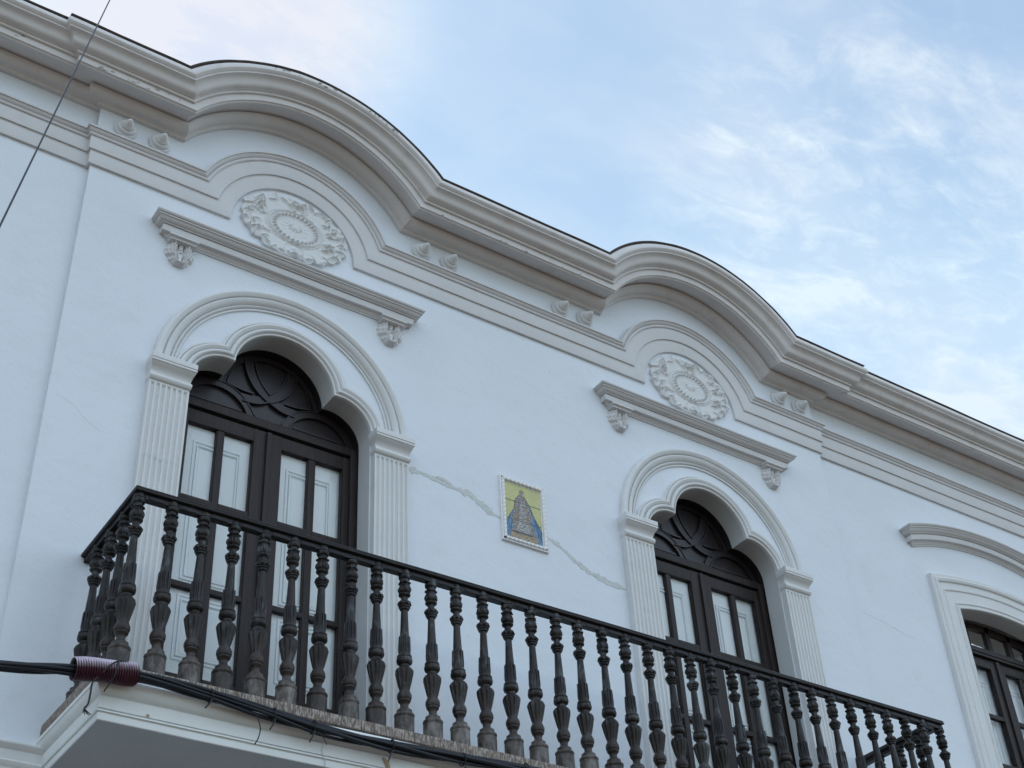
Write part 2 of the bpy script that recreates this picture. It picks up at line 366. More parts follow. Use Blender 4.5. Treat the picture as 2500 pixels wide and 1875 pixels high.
# flank returns and the back of the house
for a, b in (((-7, REC), (-7, 9)), ((15, REC), (15, 9)), ((-7, 9), (15, 9))):
    q = [bm.verts.new((a[0], a[1], GZ)), bm.verts.new((b[0], b[1], GZ)), bm.verts.new((b[0], b[1], 4.6)), bm.verts.new((a[0], a[1], 4.6))]; bm.faces.new(q)
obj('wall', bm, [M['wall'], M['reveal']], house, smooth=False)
bm = bmesh.new(); q = [bm.verts.new(p) for p in ((-7.4, .3, 4.60), (15.4, .3, 4.60), (15.4, 9.3, 4.60), (-7.4, 9.3, 4.60))]; bm.faces.new(q)
obj('roof', bm, M['roof'], house, smooth=False)

# cornice -------------------------------------------------------------
cp = bay_path(4.431, 1.042)
prof = [(-.004, 0), (-.004, .030), (.004, .032), (.005, .038), (.012, .040), (.013, .050), (.013, .070), (.017, .088), (.025, .104), (.036, .117), (.048, .125), (.059, .127), (.067, .122), (.071, .112), (.075, .108),
        (.077, .116), (.075, .140), (.069, .175), (.060, .205), (.053, .226), (.052, .233), (.044, .235), (.043, .252), (.051, .256), (.053, .268), (.055, .270), (.104, .271), (.106, .289), (.124, .290), (.126, .301),
        (.130, .303), (.131, .318), (.135, .330), (.143, .339), (.157, .345), (.173, .350), (.187, .358), (.196, .369), (.200, .384), (.201, .393), (.209, .395), (.211, .388), (.215, .390), (.222, .402), (.236, .412), (.256, .412), (.276, .404), (.292, .390), (.302, .374)]
bm = bmesh.new(); sweep(bm, cp, prof, .0035)
obj('cornice', bm, M['cornice'], house, ang=26)
bm = bmesh.new(); sweep(bm, cp, [(.300, .36), (.301, .384), (.304, .394), (.311, .400), (.317, .396), (.325, .30), (.329, -1.5), (.2, -1.6)], .006)
tag(obj('coping', bm, M['coping'], house, ang=40), 'dark weathered coping edge on top of the cornice')
chip = bmesh.new(); kr = random.Random(21)
for q in range(28):
    if q < 14: x = kr.uniform(XL - .15, WX[0] - 1.0); y = -.2735; z = 4.431 + kr.choice((.056, .058, .060, .075, .09))
    elif q < 20: x = kr.uniform(-2.5, XL - .4); y = REC - .2735; z = 4.431 + kr.uniform(.055, .10)
    else: x = kr.uniform(WX[0] + 1.05, WX[1] - 1.1); y = -.2735; z = 4.431 + kr.uniform(.055, .06)
    w_ = kr.uniform(.006, .035); ribbon(chip, [(x, z), (x + w_ * .5, z + kr.uniform(-.004, .004)), (x + w_, z + kr.uniform(-.004, .004))], [.002, kr.uniform(.004, .010), .002], y, .0015)
for q in range(22):
    a = R(kr.uniform(60, 112)); r_ = 1.042 + kr.uniform(.236, .262); c_ = WX[0]; da = kr.uniform(.006, .03)
    ribbon(chip, [(c_ + r_ * math.cos(a + da * k), C0 + (r_ + kr.uniform(-.003, .003)) * math.sin(a + da * k)) for k in (0, .5, 1)], [.002, kr.uniform(.004, .010), .002], -.4145, .002)
tag(obj('paint_chip', chip, M['chip'], house, smooth=False), 'flaked paint spots along the cornice edges', kind='stuff')
# architrave ----------------------------------------------------------
ap = bay_path(C0, .485)
prof = [(0, 0), (0, .020), (.006, .022), (.118, .023), (.119, .036), (.126, .038), (.232, .039), (.234, .050), (.244, .055), (.253, .050), (.255, .036), (.260, .036), (.264, .047), (.271, .056), (.280, .062), (.286, .063), (.287, .074), (.299, .075), (.303, .062), (.309, .02), (.312, 0)]
bm = bmesh.new(); sweep(bm, ap, prof, .002)
obj('architrave_moulding', bm, M['trim'], house, ang=26)

# arches --------------------------------------------------------------
def arch_mouldings(cx):
    bm = bmesh.new()
    prof = [(0, .0), (0, .022), (.004, .028), (.012, .030), (.014, .018), (.018, .018), (.020, .028), (.028, .040), (.037, .043), (.046, .038), (.051, .026), (.053, .012), (.058, .012), (.060, .022), (.066, .030), (.078, .037), (.090, .036), (.094, .028), (.095, .014), (.100, .014), (.101, .022), (.113, .022), (.116, .0)]
    sweep(bm, lambda o, d: [(cx + x, -d, z) for x, z in trefoil(o, 2.434)], prof, .0018)
    obj('trefoil_moulding', bm, M['trim_light'], house, ang=28)
    bm = bmesh.new()
    prof = [(0, 0), (0, .012), (.012, .014), (.014, .006), (.017, .006), (.019, .018), (.027, .026), (.035, .020), (.037, .008), (.041, .008), (.043, .018), (.052, .030), (.064, .040), (.078, .044), (.086, .038), (.088, .024), (.094, .024), (.098, .040), (.110, .050), (.124, .054), (.138, .050), (.148, .036), (.152, .0)]
    def pth(o, d):
        r = .765 + o; a = math.asin((2.434 - 2.41) / r); return [(cx + .008 + x, -d, z) for x, z in arcpts(0, 2.41, r, math.pi - a, a, 60)]
    sweep(bm, pth, prof, .0025); obj('archivolt', bm, M['trim_light'], house, ang=28)
def pilaster(x0, x1, seed, label=None):
    """fluted shaft with a moulded cap, x0 < x1"""
    bm = bmesh.new(); rnd = random.Random(seed)
    nf = 7; pit = (x1 - x0 - .014) / nf; D = .056
    def section(fl):
        p = [(x0, 0), (x0, D)]
        for i in range(nf):
            a = x0 + .007 + pit * (i + .17); w = pit * .66
            p += [(a, D)] + [(a + w * (.5 - .5 * math.cos(math.pi * k / 6)), D - .013 * fl * math.sin(math.pi * k / 6)) for k in range(1, 6)] + [(a + w, D)]
        return p + [(x1, D), (x1, 0)]
    rows = []
    zs = [-.12] + [-.1 + .12 * k for k in range(1, 20)] + [2.235, 2.248, 2.272]
    for z in zs:
        rows.append([bm.verts.new(wob((x, -d, z), .002)) for x, d in section(1 if z < 2.24 else 0)])
    for a, b in zip(rows, rows[1:]):
        for i in range(len(a) - 1): bm.faces.new((a[i], a[i + 1], b[i + 1], b[i]))
    sh = obj('pilaster', bm, M['trim_light'], house, ang=30)
    bm = bmesh.new()
    prof = [(2.262, .000), (2.264, .008), (2.272, .017), (2.286, .022), (2.300, .019), (2.309, .010), (2.312, .004), (2.320, .004), (2.330, .008), (2.344, .017), (2.356, .030), (2.366, .044), (2.374, .050),
            (2.376, .056), (2.388, .057), (2.389, .052), (2.393, .052), (2.396, .058), (2.431, .058), (2.435, .055), (2.436, .0)]
    def pth(z, e):
        xa, xb, yy = x0 - e * .30, x1 + e * .30, -(D + e)
        return [(xa, .0, z), (xa, yy * .5, z), (xa, yy, z), ((xa * 2 + xb) / 3, yy, z), ((xa + 2 * xb) / 3, yy, z), (xb, yy, z), (xb, yy * .5, z), (xb, .0, z)]
    rows = sweep(bm, pth, prof, .0015); bm.faces.new(rows[-1])
    obj('capital', bm, M['trim_light'], sh, ang=30)
    # old repairs on the shaft
    return sh
# hood above each door -------------------------------------------------
def sidebox_path(xa, xb):
    """rectangular entablature: front and two ends; off = z, d = projection"""
    return lambda z, d: [(xa - d, 0, z), (xa - d, -d, z)] + [(xa - d + (xb - xa + 2 * d) * i / 12, -d, z) for i in range(1, 12)] + [(xb + d, -d, z), (xb + d, 0, z)]
HOODP = [(3.462, 0), (3.462, .010), (3.470, .013), (3.474, .022), (3.484, .026), (3.490, .034), (3.494, .036), (3.494, .056), (3.492, .060), (3.498, .0625), (3.540, .063), (3.541, .056), (3.546, .056), (3.547, .072), (3.553, .073), (3.554, .078),
         (3.557, .087), (3.563, .095), (3.571, .101), (3.578, .104), (3.578, .114), (3.584, .115), (3.585, .110), (3.588, .110), (3.591, .120), (3.598, .127), (3.606, .129), (3.612, .124), (3.616, .110), (3.622, 0)]
def console_mesh():
    bm = bmesh.new()
    # cap block
    pr = [(.000, .050), (-.004, .058), (-.010, .068), (-.012, .074), (-.022, .074), (-.024, .066), (-.028, .060), (-.036, .052), (-.038, .058), (-.044, .058), (-.046, .048)]
    rows = []
    for z, e in pr:
        hx = .085 + (e - .05) * .7; rows.append([bm.verts.new(q) for q in ((-hx, .0, z), (-hx, -e - .012, z), (hx, -e - .012, z), (hx, .0, z))])
    for a, b in zip(rows, rows[1:]):
        for i in range(3): bm.faces.new((a[i], a[i + 1], b[i + 1], b[i]))
    bm.faces.new(rows[0]); bm.faces.new(rows[-1])
    # leaf: two fluted side lobes, a beaded midrib and a curled tip
    NU, NV = 56, 44; g_ = []
    for j in range(NV + 1):
        t_ = j / NV; row = []
        hw = .084 + .022 * math.sin(min(t_ / .45, 1) * math.pi * .5) - .072 * max(0, (t_ - .42) / .58) ** 1.15
        hw += .006 * math.sin(t_ * 26) * (0 < t_ < .85)
        for i in range(NU + 1):
            s = -1 + 2 * i / NU; a = abs(s)
            lobe = math.exp(-((a - .55) / .34) ** 2)
            dep = .022 + .034 * lobe * (1 - .45 * t_) + .012 * math.exp(-(a / .16) ** 2)
            rid = math.cos((a - .12) * 30 + t_ * 9.0); dep += .0085 * rid * min(1, a * 3) * (1 - t_ * .4)
            dep += .020 * math.exp(-((t_ - .92) / .10) ** 2) * math.exp(-(a / .8) ** 2)          # curled tip
            dep += .010 * math.exp(-((a) / .13) ** 2) * max(0, math.cos((t_ - .10) * 40)) * (t_ < .42)   # beads
            dep -= .020 * math.exp(-((a - .24) / .07) ** 2) * (t_ < .8)
            dep *= (1 - a ** 6) * (1 if t_ < .88 else math.sqrt(max(0, 1 - ((t_ - .88) / .12) ** 2))) ; dep = max(dep, .0005)
            z = -.046 - .172 * t_ - .016 * lobe * math.sin(min(1, t_ * 1.5) * math.pi) * .6
            row.append(bm.verts.new((s * hw, -dep, z)))
        g_.append(row)
    for a, b in zip(g_, g_[1:]):
        for i in range(NU): bm.faces.new((a[i], a[i + 1], b[i + 1], b[i]))
    return bm
con0 = None
def hood(cx, k):
    global con0
    bm = bmesh.new(); sweep(bm, sidebox_path(cx - .902, cx + .895), HOODP, .0018, cap=False)
    h = obj('hood_moulding', bm, M['trim'], house, ang=28)
    for s in (-.812, .790):
        if con0 is None: c = obj('console', console_mesh(), M['trim'], h, ang=50); con0 = c
        else: c = con0.copy(); COL.objects.link(c); c.parent = h
        c.location = (cx + s, 0, 3.480)
# medallion ------------------------------------------------------------
def med_outline(a):
    x = .438 * math.cos(a); z = .300 * math.sin(a)
    sq = 1 / (abs(math.cos(a)) ** 1.88 + abs(math.sin(a)) ** 1.88) ** (1 / 1.88)
    k = sq * (1 + .060 * abs(math.sin(a * 8.5 + .4)) ** .7 - .045 + .026 * math.sin(a * 23) * abs(math.sin(a * 2)))
    k *= 1 - .055 * math.exp(-((((a + math.pi / 4) % (math.pi / 2)) - math.pi / 4) / .17) ** 2) + .03 * math.exp(-(((a % math.pi)) / .14) ** 2)
    return x * k, z * k
rm_ = random.Random(11); LEAVES = []
for q in range(44):
    a = 2 * math.pi * q / 44 + rm_.uniform(-.04, .04)
    LEAVES.append((a, rm_.uniform(.86, .95), rm_.uniform(-.5, .5) + 1.2 * (q % 2), rm_.uniform(.024, .036), rm_.uniform(.012, .020)))
for ca, n_ in ((.45, 9), (2.69, 9), (3.59, 8), (5.83, 9), (1.57, 6)):
    for q in range(n_): LEAVES.append((ca + rm_.uniform(-.26, .26), rm_.uniform(.64, .86), rm_.uniform(-1.4, 1.4), rm_.uniform(.018, .034), rm_.uniform(.010, .018)))
def med_h(x, z, rn):
    e = math.sqrt((x / .172) ** 2 + ((z + .005) / .122) ** 2); a = math.atan2(z / .122, x / .172)
    h = .012
    h += .017 * math.exp(-((e - 1) / .085) ** 2) * (1 + .6 * math.sin(a * 30 + e * 14))
    h += .014 * math.exp(-((e - 1.23) / .05) ** 2) + .008 * math.exp(-((e - 1.36) / .03) ** 2)
    h += .0035 * abs(math.cos(a * 6)) ** .5 * math.exp(-((e - .52) / .20) ** 2) + .003 * math.exp(-((e - .80) / .04) ** 2)
    h += .016 * math.exp(-(e / .22) ** 2) + .004 * math.exp(-((e - .27) / .05) ** 2) * math.cos(a * 12)
    for cx_, cz_, r_ in ((.020, .212, .070), (.0, -.212, .075), (-.272, .070, .048), (.272, -.070, .048)):
        q = math.hypot(x - cx_, (z - cz_) * 1.2); h += .009 * math.exp(-((q - r_) / .006) ** 2) + .006 * math.exp(-((q - r_ * .72) / .005) ** 2) + .014 * math.exp(-(q / (r_ * .36)) ** 2)
    if rn > .52:
        for la, lr, lt, ls, lh in LEAVES:
            lx, lz = med_outline(la); lx *= lr; lz *= lr
            dx, dz = x - lx, z - lz
            if abs(dx) > .075 or abs(dz) > .075: continue
            th = math.atan2(lz, lx) + lt; u = dx * math.cos(th) + dz * math.sin(th); v = -dx * math.sin(th) + dz * math.cos(th)
            w = math.exp(-(u / ls) ** 2 - (v / (ls * .42)) ** 2); h += lh * min(1, w * 1.6) * (.72 + .42 * math.cos(v * 380)) 
        h += .005 * noise.noise(Vector((x * 60, z * 60, 1.3))) * max(0, min(1, (rn - .80) * 8))
    return max(h, .004) + .0012 * noise.noise(Vector((x * 24, z * 24, 7)))
def medallion_mesh():
    bm = bmesh.new(); NA, NR = 300, 66; rows = []
    for j in range(NR + 1):
        t_ = j / NR; row = []
        for i in range(NA):
            a = 2 * math.pi * i / NA; ox, oz = med_outline(a); x, z = ox * t_, oz * t_
            row.append(bm.verts.new((x, -med_h(x, z, t_) - .012, z)) if j else None)
        rows.append(row)
    c = bm.verts.new((0, -med_h(0, 0, 0) - .012, 0))
    for i in range(NA): bm.faces.new((c, rows[1][i], rows[1][(i + 1) % NA]))
    for a, b in zip(rows[1:], rows[2:]):
        for i in range(NA): bm.faces.new((a[i], a[(i + 1) % NA], b[(i + 1) % NA], b[i]))
    e = [bm.verts.new((v.co.x * 1.004, 0, v.co.z * 1.004)) for v in rows[-1]]
    for i in range(NA): bm.faces.new((rows[-1][i], rows[-1][(i + 1) % NA], e[(i + 1) % NA], e[i]))
    return bm
# stepped cone boss ------------------------------------------------------
def boss_mesh():
    bm = bmesh.new()
    lathe(bm, [(0, .069), (.008, .072), (.016, .071), (.023, .065), (.024, .056), (.030, .058), (.038, .057), (.045, .051), (.046, .042), (.052, .043), (.058, .040), (.062, .035), (.076, .029), (.090, .020), (.101, .011), (.106, .003)], 40, axis='y')
    return bm
med0 = None; boss0 = None
for k, cx in enumerate(WX):
    arch_mouldings(cx)
    pilaster(cx - .915, cx - .655, 1 + k); pilaster(cx + .655, cx + .915, 5 + k)
    hood(cx, k)
    if med0 is None: med0 = md = obj('relief_medallion', medallion_mesh(), M['trim_light'], house, ang=60)
    else: md = med0.copy(); COL.objects.link(md)
    md.location = (cx + .002, 0, 4.006); md.scale = (.975, 1, .97)
    for s in (-1.300, -1.052, 1.062, 1.310):
        if boss0 is None: boss0 = b_ = obj('cone_boss', boss_mesh(), M['trim_light'], house, ang=58)
        else: b_ = boss0.copy(); COL.objects.link(b_)
        b_.location = (cx + s, 0, 4.298); b_.scale = (1.10, 1.18, 1.06)

# doors ----------------------------------------------------------------
YD = .2
ZR = [(1.690, 2.235), (1.092, 1.654), (.507, 1.056), (-.02, .471)]
def shutter(bm, xa, xb, y, pa, pb):
    box(bm, xa, xb, y, y + .03, -.1, 2.34)
    for z0, z1 in ((1.130, 2.130), (.610, 1.032), (.05, .53)):
        for ins, w, th in ((0, .013, .012), (.022, .008, .017)):
            a, b, c, d = pa + ins, pb - ins, z0 + ins, z1 - ins * 1.6
            box(bm, a, b, y - th, y, c, c + w); box(bm, a, b, y - th, y, d - w, d)
            box(bm, a, a + w, y - th, y - .0005, c + w, d - w); box(bm, b - w, b, y - th, y - .0005, c + w, d - w)
        box(bm, pa + .045, pb - .045, y - .004, y + .001, z0 + .045, z1 - .055, .003)
def french_door(cx):
    bm = bmesh.new()
    box(bm, cx - .66, cx - .598, .168, .245, -.12, 2.40, .003); box(bm, cx + .598, cx + .66, .168, .245, -.12, 2.40, .003)
    box(bm, cx - .655, cx + .655, .172, .245, 2.352, 2.412, .006); box(bm, cx - .655, cx + .655, .208, .24, 2.4125, 2.446, .004)
    box(bm, cx - .655, cx + .655, .15, .245, -.16, -.1, .004)
    dr = obj('french_door', bm, M['wood'], house, ang=30)
    for s in (-1, 1):
        bm = bmesh.new()
        gi, mi0, mi1, ge = .099, .303, .347, .551
        y0, y1 = YD - .014, YD + .03
        X = lambda a: cx + s * a
        def bx(a, b, ya, yb, c, d, bev=.003):
            lo, hi = sorted((X(a), X(b))); box(bm, lo, hi, ya, yb, c, d, bev)
        bx(.004, gi, y0, y1, -.1, 2.335); bx(ge, .597, y0, y1, -.1, 2.335)
        bx(gi, ge, y0 + .001, y1, 2.235, 2.333); bx(gi, ge, y0 + .001, y1, -.098, -.02)
        bx(mi0, mi1, y0 + .006, y1 - .004, -.02, 2.235)
        for (a, _), (_, b) in zip(ZR[:-1], ZR[1:]):
            for p_, q_ in ((gi, mi0), (mi1, ge)): bx(p_, q_, y0 + .004, y1 - .002, b, a)
        # small ovolo lips round the panes
        for p_, q_ in ((gi, mi0), (mi1, ge)):
            for z0, z1 in ZR:
                bx(p_, p_ + .006, y0 + .012, y1 - .006, z0, z1, 0); bx(q_ - .006, q_, y0 + .012, y1 - .006, z0, z1, 0)
        if s == 1: box(bm, cx - .014, cx + .018, y0 - .016, y0 + .004, -.09, 2.328, .004)
        obj('door_leaf', bm, M['wood'], dr, ang=30)
        bm = bmesh.new(); lo, hi = sorted((X(gi + .002), X(ge - .002)))
        q = [bm.verts.new(p) for p in ((lo, YD + .012, -.015), (hi, YD + .012, -.015), (hi, YD + .012, 2.233), (lo, YD + .012, 2.233))]; bm.faces.new(q)
        obj('glass', bm, M['glass'], dr, smooth=False)
        bm = bmesh.new(); lo, hi = sorted((X(.012), X(.66))); plo, phi = sorted((X(.160), X(.487))); shutter(bm, lo, hi, YD + .034 + (.004 if s > 0 else 0), plo, phi)
        obj('shutter', bm, M['shutter'], dr, ang=30)
    # carved tympanum
    bm = bmesh.new()
    ring = [(cx + x, z) for x, z in trefoil(.0)]
    ring = [(cx - .66, 2.40)] + [(cx + x * 1.01, z + .006) for x, z in trefoil(.004)] + [(cx + .66, 2.40)]
    plate(bm, ring, [], .232); reveal(bm, ring, .150, .235)
    def rib(pts, w, th=.014, y=.2315):
        ribbon(bm, [(cx + x, z) for x, z in pts], w, y, th)
    for sg in (-1, 1):
        rib([(sg * x, z) for x, z in arcpts(.37, 2.36, .262, R(14), R(166), 40)], .040, .016)
        rib([(sg * x, z) for x, z in arcpts(.37, 2.36, .236, R(20), R(160), 40)], .008, .024)
        rib([(sg * x, z) for x, z in arcpts(.37, 2.36, .285, R(60), R(160), 30)], .006, .022)
        A = smoothp([(-.165, 2.93), (-.148, 2.81), (-.105, 2.73), (-.045, 2.665), (.025, 2.615), (.10, 2.585), (.20, 2.578)], 3)
        rib([(sg * x, z) for x, z in A], .058, .015 + .0012 * sg)
        Al = smoothp([(-.200, 2.90), (-.180, 2.80), (-.132, 2.70), (-.066, 2.635), (-.012, 2.600)], 3)
        Ar = smoothp([(.012, 2.592), (.09, 2.552), (.19, 2.548)], 3)
        rib([(sg * x, z) for x, z in Al], .009, .025); rib([(sg * x, z) for x, z in Ar], .009, .025)
        Au = smoothp([(-.125, 2.90), (-.100, 2.80), (-.060, 2.725), (.0, 2.660)], 3)
        rib([(sg * x, z) for x, z in Au], .007, .025)
        rib([(sg * x, z) for x, z in smoothp([(-.115, 2.633), (-.20, 2.632), (-.306, 2.655)], 3)], .012, .020)
        rib([(sg * x, z) for x, z in smoothp([(-.306, 2.655), (-.292, 2.72), (-.262, 2.79)], 3)], .008, .020)
        rib([(sg * .55, 2.462), (sg * .19, 2.462)], .014, .018)
        rib([(sg * x, z) for x, z in smoothp([(-.150, 2.535), (-.115, 2.49), (-.096, 2.448)], 3)], .010, .020)
    rib(arcpts(0, 2.6, .352, R(2), R(178), 60), .030, .017); rib(arcpts(0, 2.6, .332, R(8), R(172), 60), .007, .022)
    rib([(-.10, 2.453), (.10, 2.453)], .014, .020)
    obj('carved_tympanum', bm, M['tymp'], dr, ang=30)
for cx in WX: french_door(cx)
# dark sheet standing for the room darkness behind the doors
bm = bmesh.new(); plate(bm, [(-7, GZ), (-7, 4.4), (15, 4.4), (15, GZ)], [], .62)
obj('dark_room_sheet', bm, M['inside'], house, smooth=False)

# third window, on the right flank -------------------------------------
bm = bmesh.new()
prof = [(0, .0), (0, .030), (.006, .034), (.016, .034), (.020, .028), (.034, .030), (.040, .038), (.048, .038), (.052, .028), (.150, .030), (.156, .038), (.166, .041), (.172, .034), (.225, .036), (.232, .050), (.252, .058), (.262, .055), (.268, .044), (.292, .046), (.300, .040), (.304, 0)]
def p3(o, d):
    a = w3arch(o); y = REC - d
    return [(a[0][0], y, .2 + (a[0][1] - .2) * i / 14) for i in range(14)] + [(x, y, z) for x, z in a] + [(a[-1][0], y, a[-1][1] + (.2 - a[-1][1]) * i / 14) for i in range(1, 15)]
sweep(bm, p3, prof, .003); obj('window_surround', bm, M['trim_light'], house, ang=28)
bm = bmesh.new()
def hood3(z, d):
    h = 1.01 + d; zb = z - 3.616 + 3.392; rise = .185; rad = (h * h + rise * rise) / (2 * rise); cz = zb + rise - rad; a = math.asin(h / rad)
    P = [(W3 + rad * math.sin(-a + 2 * a * i / 30), REC - d, cz + rad * math.cos(-a + 2 * a * i / 30)) for i in range(31)]
    return [(P[0][0], REC, P[0][2])] + P + [(P[-1][0], REC, P[-1][2])]
sweep(bm, hood3, [(z, d * 1.0) for z, d in HOODP], .002); obj('hood_moulding', bm, M['trim'], house, ang=28)['label'] = 'segmental curved hood over the rightmost window'
bm = bmesh.new(); Y3 = .245
ring = w3arch(.012)
box(bm, W3 - .61, W3 - .555, .200, .29, .2, 2.70, .003); box(bm, W3 + .555, W3 + .61, .200, .29, .2, 2.70, .003)
box(bm, W3 - .605, W3 + .605, .205, .29, 2.452, 2.535, .006); box(bm, W3 - .605, W3 + .605, .196, .24, 2.478, 2.512, .005)
rb = [(x, z - .024) for x, z in w3arch(0)]
ribbon(bm, rb, .062, .275, .035)
for a in (-.29, .005, .29): box(bm, W3 + a - .028, W3 + a + .028,   .240, .270, 2.534, 2.80 - abs(a) * .06, .003)
wd = obj('window', bm, M['wood'], house, ang=30)
ZR3 = [(1.900, 2.355), (1.445, 1.860), (.80, 1.405), (.25, .76)]
for s in (-1, 1):
    bm = bmesh.new(); X = lambda a: W3 + s * a
    def bx(a, b, ya, yb, c, d, bev=.003):
        lo, hi = sorted((X(a), X(b))); box(bm, lo, hi, ya, yb, c, d, bev)
    bx(.002, .095, .232, .275, .2, 2.445); bx(.52, .555, .232, .275, .2, 2.445); bx(.095, .52, .233, .275, 2.355, 2.443); bx(.095, .52, .233, .275, .2, .25)
    bx(.285, .335, .238, .272, .25, 2.355)
    for (a, _), (_, b) in zip(ZR3[:-1], ZR3[1:]):
        bx(.095, .285, .236, .273, b, a); bx(.335, .52, .236, .273, b, a)
    if s == 1: box(bm, W3 - .02, W3 + .022, .214, .236, .25, 2.44, .004)
    obj('casement', bm, M['wood'], wd, ang=30)
    bm = bmesh.new(); lo, hi = sorted((X(.097), X(.518))); q = [bm.verts.new(p) for p in ((lo, .262, .25), (hi, .262, .25), (hi, .262, 2.35), (lo, .262, 2.35))]; bm.faces.new(q)
    obj('glass', bm, M['glass'], wd, smooth=False)
    bm = bmesh.new(); lo, hi = sorted((X(.01), X(.60))); box(bm, lo, hi, .32, .35, .2, 2.44)
    for z0, z1 in ((1.30, 2.26), (.5, 1.2)):
        for ins, w, th in ((.075, .016, .010), (.115, .010, .014)):
            a, b, c, d = lo + ins, hi - ins, z0 + ins - .075, z1 - ins + .075
            box(bm, a, b, .32 - th, .32, c, c + w); box(bm, a, b, .32 - th, .32, d - w, d); box(bm, a, a + w, .32 - th, .3195, c + w, d - w); box(bm, b - w, b, .32 - th, .3195, c + w, d - w)
    obj('shutter', bm, M['shutter'], wd, ang=30)
bm = bmesh.new(); q = [bm.verts.new(p) for p in ((W3 - .55, .262, 2.53), (W3 + .55, .262, 2.53), (W3 + .55, .262, 2.80), (W3 - .55, .262, 2.80))]; bm.faces.new(q)
obj('glass', bm, M['glass'], wd, smooth=False)
bm = bmesh.new(); n = 120
a_ = [bm.verts.new((W3 - .6 + 1.2 * i / n, .292 + .008 * math.sin(i * .9) + .004 * math.sin(i * 2.3), 2.41)) for i in range(n + 1)]
b_ = [bm.verts.new((v.co.x, v.co.y, 2.90)) for v in a_]
for i in range(n): bm.faces.new((a_[i], a_[i + 1], b_[i + 1], b_[i]))
obj('curtain', bm, M['curtain'], wd, ang=60)

# cracks and repairs in the plaster --------------------------------------
def patch(name, pts, w, m, label, th=.0025, jag=.45, y=0):
    bm = bmesh.new(); random.seed(len(pts) * 7 + int(pts[0][0] * 100)); P = subdiv_poly(pts, .018)
    P = [(x + .004 * noise.noise(Vector((x * 40, z * 40, 0))), z + .008 * noise.noise(Vector((x * 22, z * 22, 3)))) for x, z in P]
    ww = [w * (.35 + .65 * min(1, min(i, len(P) - 1 - i) / 4)) * (.8 + .7 * noise.noise(Vector((i * .35, 2, w * 90)))) for i in range(len(P))]
    ribbon(bm, P, ww, y + .0005, th, jag=jag); o = obj(name, bm, m, house, smooth=False); o['label'] = label
patch('repaired_crack', [(2.785, 2.262), (2.86, 2.262), (2.95, 2.262), (3.03, 2.252), (3.12, 2.238), (3.20, 2.228), (3.31, 2.215), (3.375, 2.175), (3.455, 2.130), (3.545, 2.105)], .048, M['patch'], 'pale mortar line of a filled crack left of the tile picture')
patch('repaired_crack', [(3.03, 2.27), (3.09, 2.275), (3.15, 2.25)], .060, M['patch'], 'wider mortar blob on the filled crack', th=.004)
patch('repaired_crack', [(3.93, 2.075), (4.01, 2.045), (4.09, 2.00), (4.16, 1.945), (4.25, 1.905), (4.36, 1.872), (4.46, 1.850), (4.60, 1.838)], .046, M['patch'], 'pale mortar line of a filled crack right of the tile picture')
HAIR = mat('faint_hairline', (.60, .615, .63), .95, .1, .1, 20, .4, 70)
patch('hairline_crack', [(WX[0] - .905, 1.700), (WX[0] - .842, 1.718), (WX[0] - .80, 1.706), (WX[0] - .735, 1.709), (WX[0] - .668, 1.708)], .0055, HAIR, 'crack across the leftmost fluted pilaster', .001, .5, -.0555)
patch('hairline_crack', [(WX[1] - .900, 2.040), (WX[1] - .80, 2.044), (WX[1] - .668, 2.046)], .003, HAIR, 'fine crack across the pilaster left of the right door', .001, .5, -.0555)
patch('hairline_crack', [(.43, 1.98), (.50, 1.955), (.57, 1.91), (.64, 1.85), (.72, 1.81)], .0035, HAIR, 'hairline crack left of the first pilaster', .001, .3)
patch('hairline_crack', [(7.15, 2.36), (7.40, 2.33), (7.62, 2.28), (7.78, 2.265)], .006, HAIR, 'short faint crack between the balcony and the right window', .001, .3, REC)
bm = bmesh.new(); rs_ = random.Random(3)
for q in range(34):
    x = rs_.uniform(.5, 6.9); z = rs_.uniform(2.5, 4.3)
    if any(abs(x - c) < 1.02 for c in WX) and z < 4.15: continue
    rr = rs_.uniform(.002, .0045); ribbon(bm, [(x, z), (x + rr * rs_.uniform(-1, 1), z - rr * rs_.uniform(1.5, 4))], rr, .0004, .001)
for q in range(14):
    x = rs_.uniform(7.2, 9.6); z = rs_.uniform(1.2, 4.3); rr = rs_.uniform(.002, .005)
    if 7.8 < x and z < 3.8: continue
    ribbon(bm, [(x, z), (x + rr, z - rr * 2)], rr, REC + .0004, .001)
tag(obj('plaster_chip', bm, M['crack'], house, smooth=False), 'scattered small chips and nail holes in the wall', kind='stuff')

# balcony ----------------------------------------------------------------
BY = .731; BX0, BS = .7617, .17524
SX0, SX1, SY = .640, 6.845, -.836
def slab_path(z, e):
    xa, xb, y = SX0 + e, SX1 - e, SY + e
    return [(xa, .03, z)] + [(xa, .03 + (y - .03) * i / 6, z) for i in range(1, 7)] + [(xa + (xb - xa) * i / 40, y, z) for i in range(1, 41)] + [(xb, y + (.0 - y) * i / 4, z) for i in range(1, 5)]
bm = bmesh.new()
rows = sweep(bm, slab_path, [(-.118, .10), (-.122, .010), (-.127, .004), (-.134, .0), (-.152, .0), (-.156, .006), (-.172, .010), (-.186, .018), (-.197, .030), (-.204, .042), (-.208, .044), (-.210, .036), (-.216, .032), (-.222, .032), (-.272, .033), (-.274, .044), (-.280, .044), (-.282, .028), (-.290, .027), (-.292, .038), (-.297, .038), (-.299, .034), (-.330, .035), (-.333, .040)], .003)
balcony = obj('balcony', bm, M['slab'], house, ang=28)
bm = bmesh.new(); f_ = [bm.verts.new((r_.co.x, r_.co.y, r_.co.z - .0005)) for r_ in [Vector_ for Vector_ in []]]
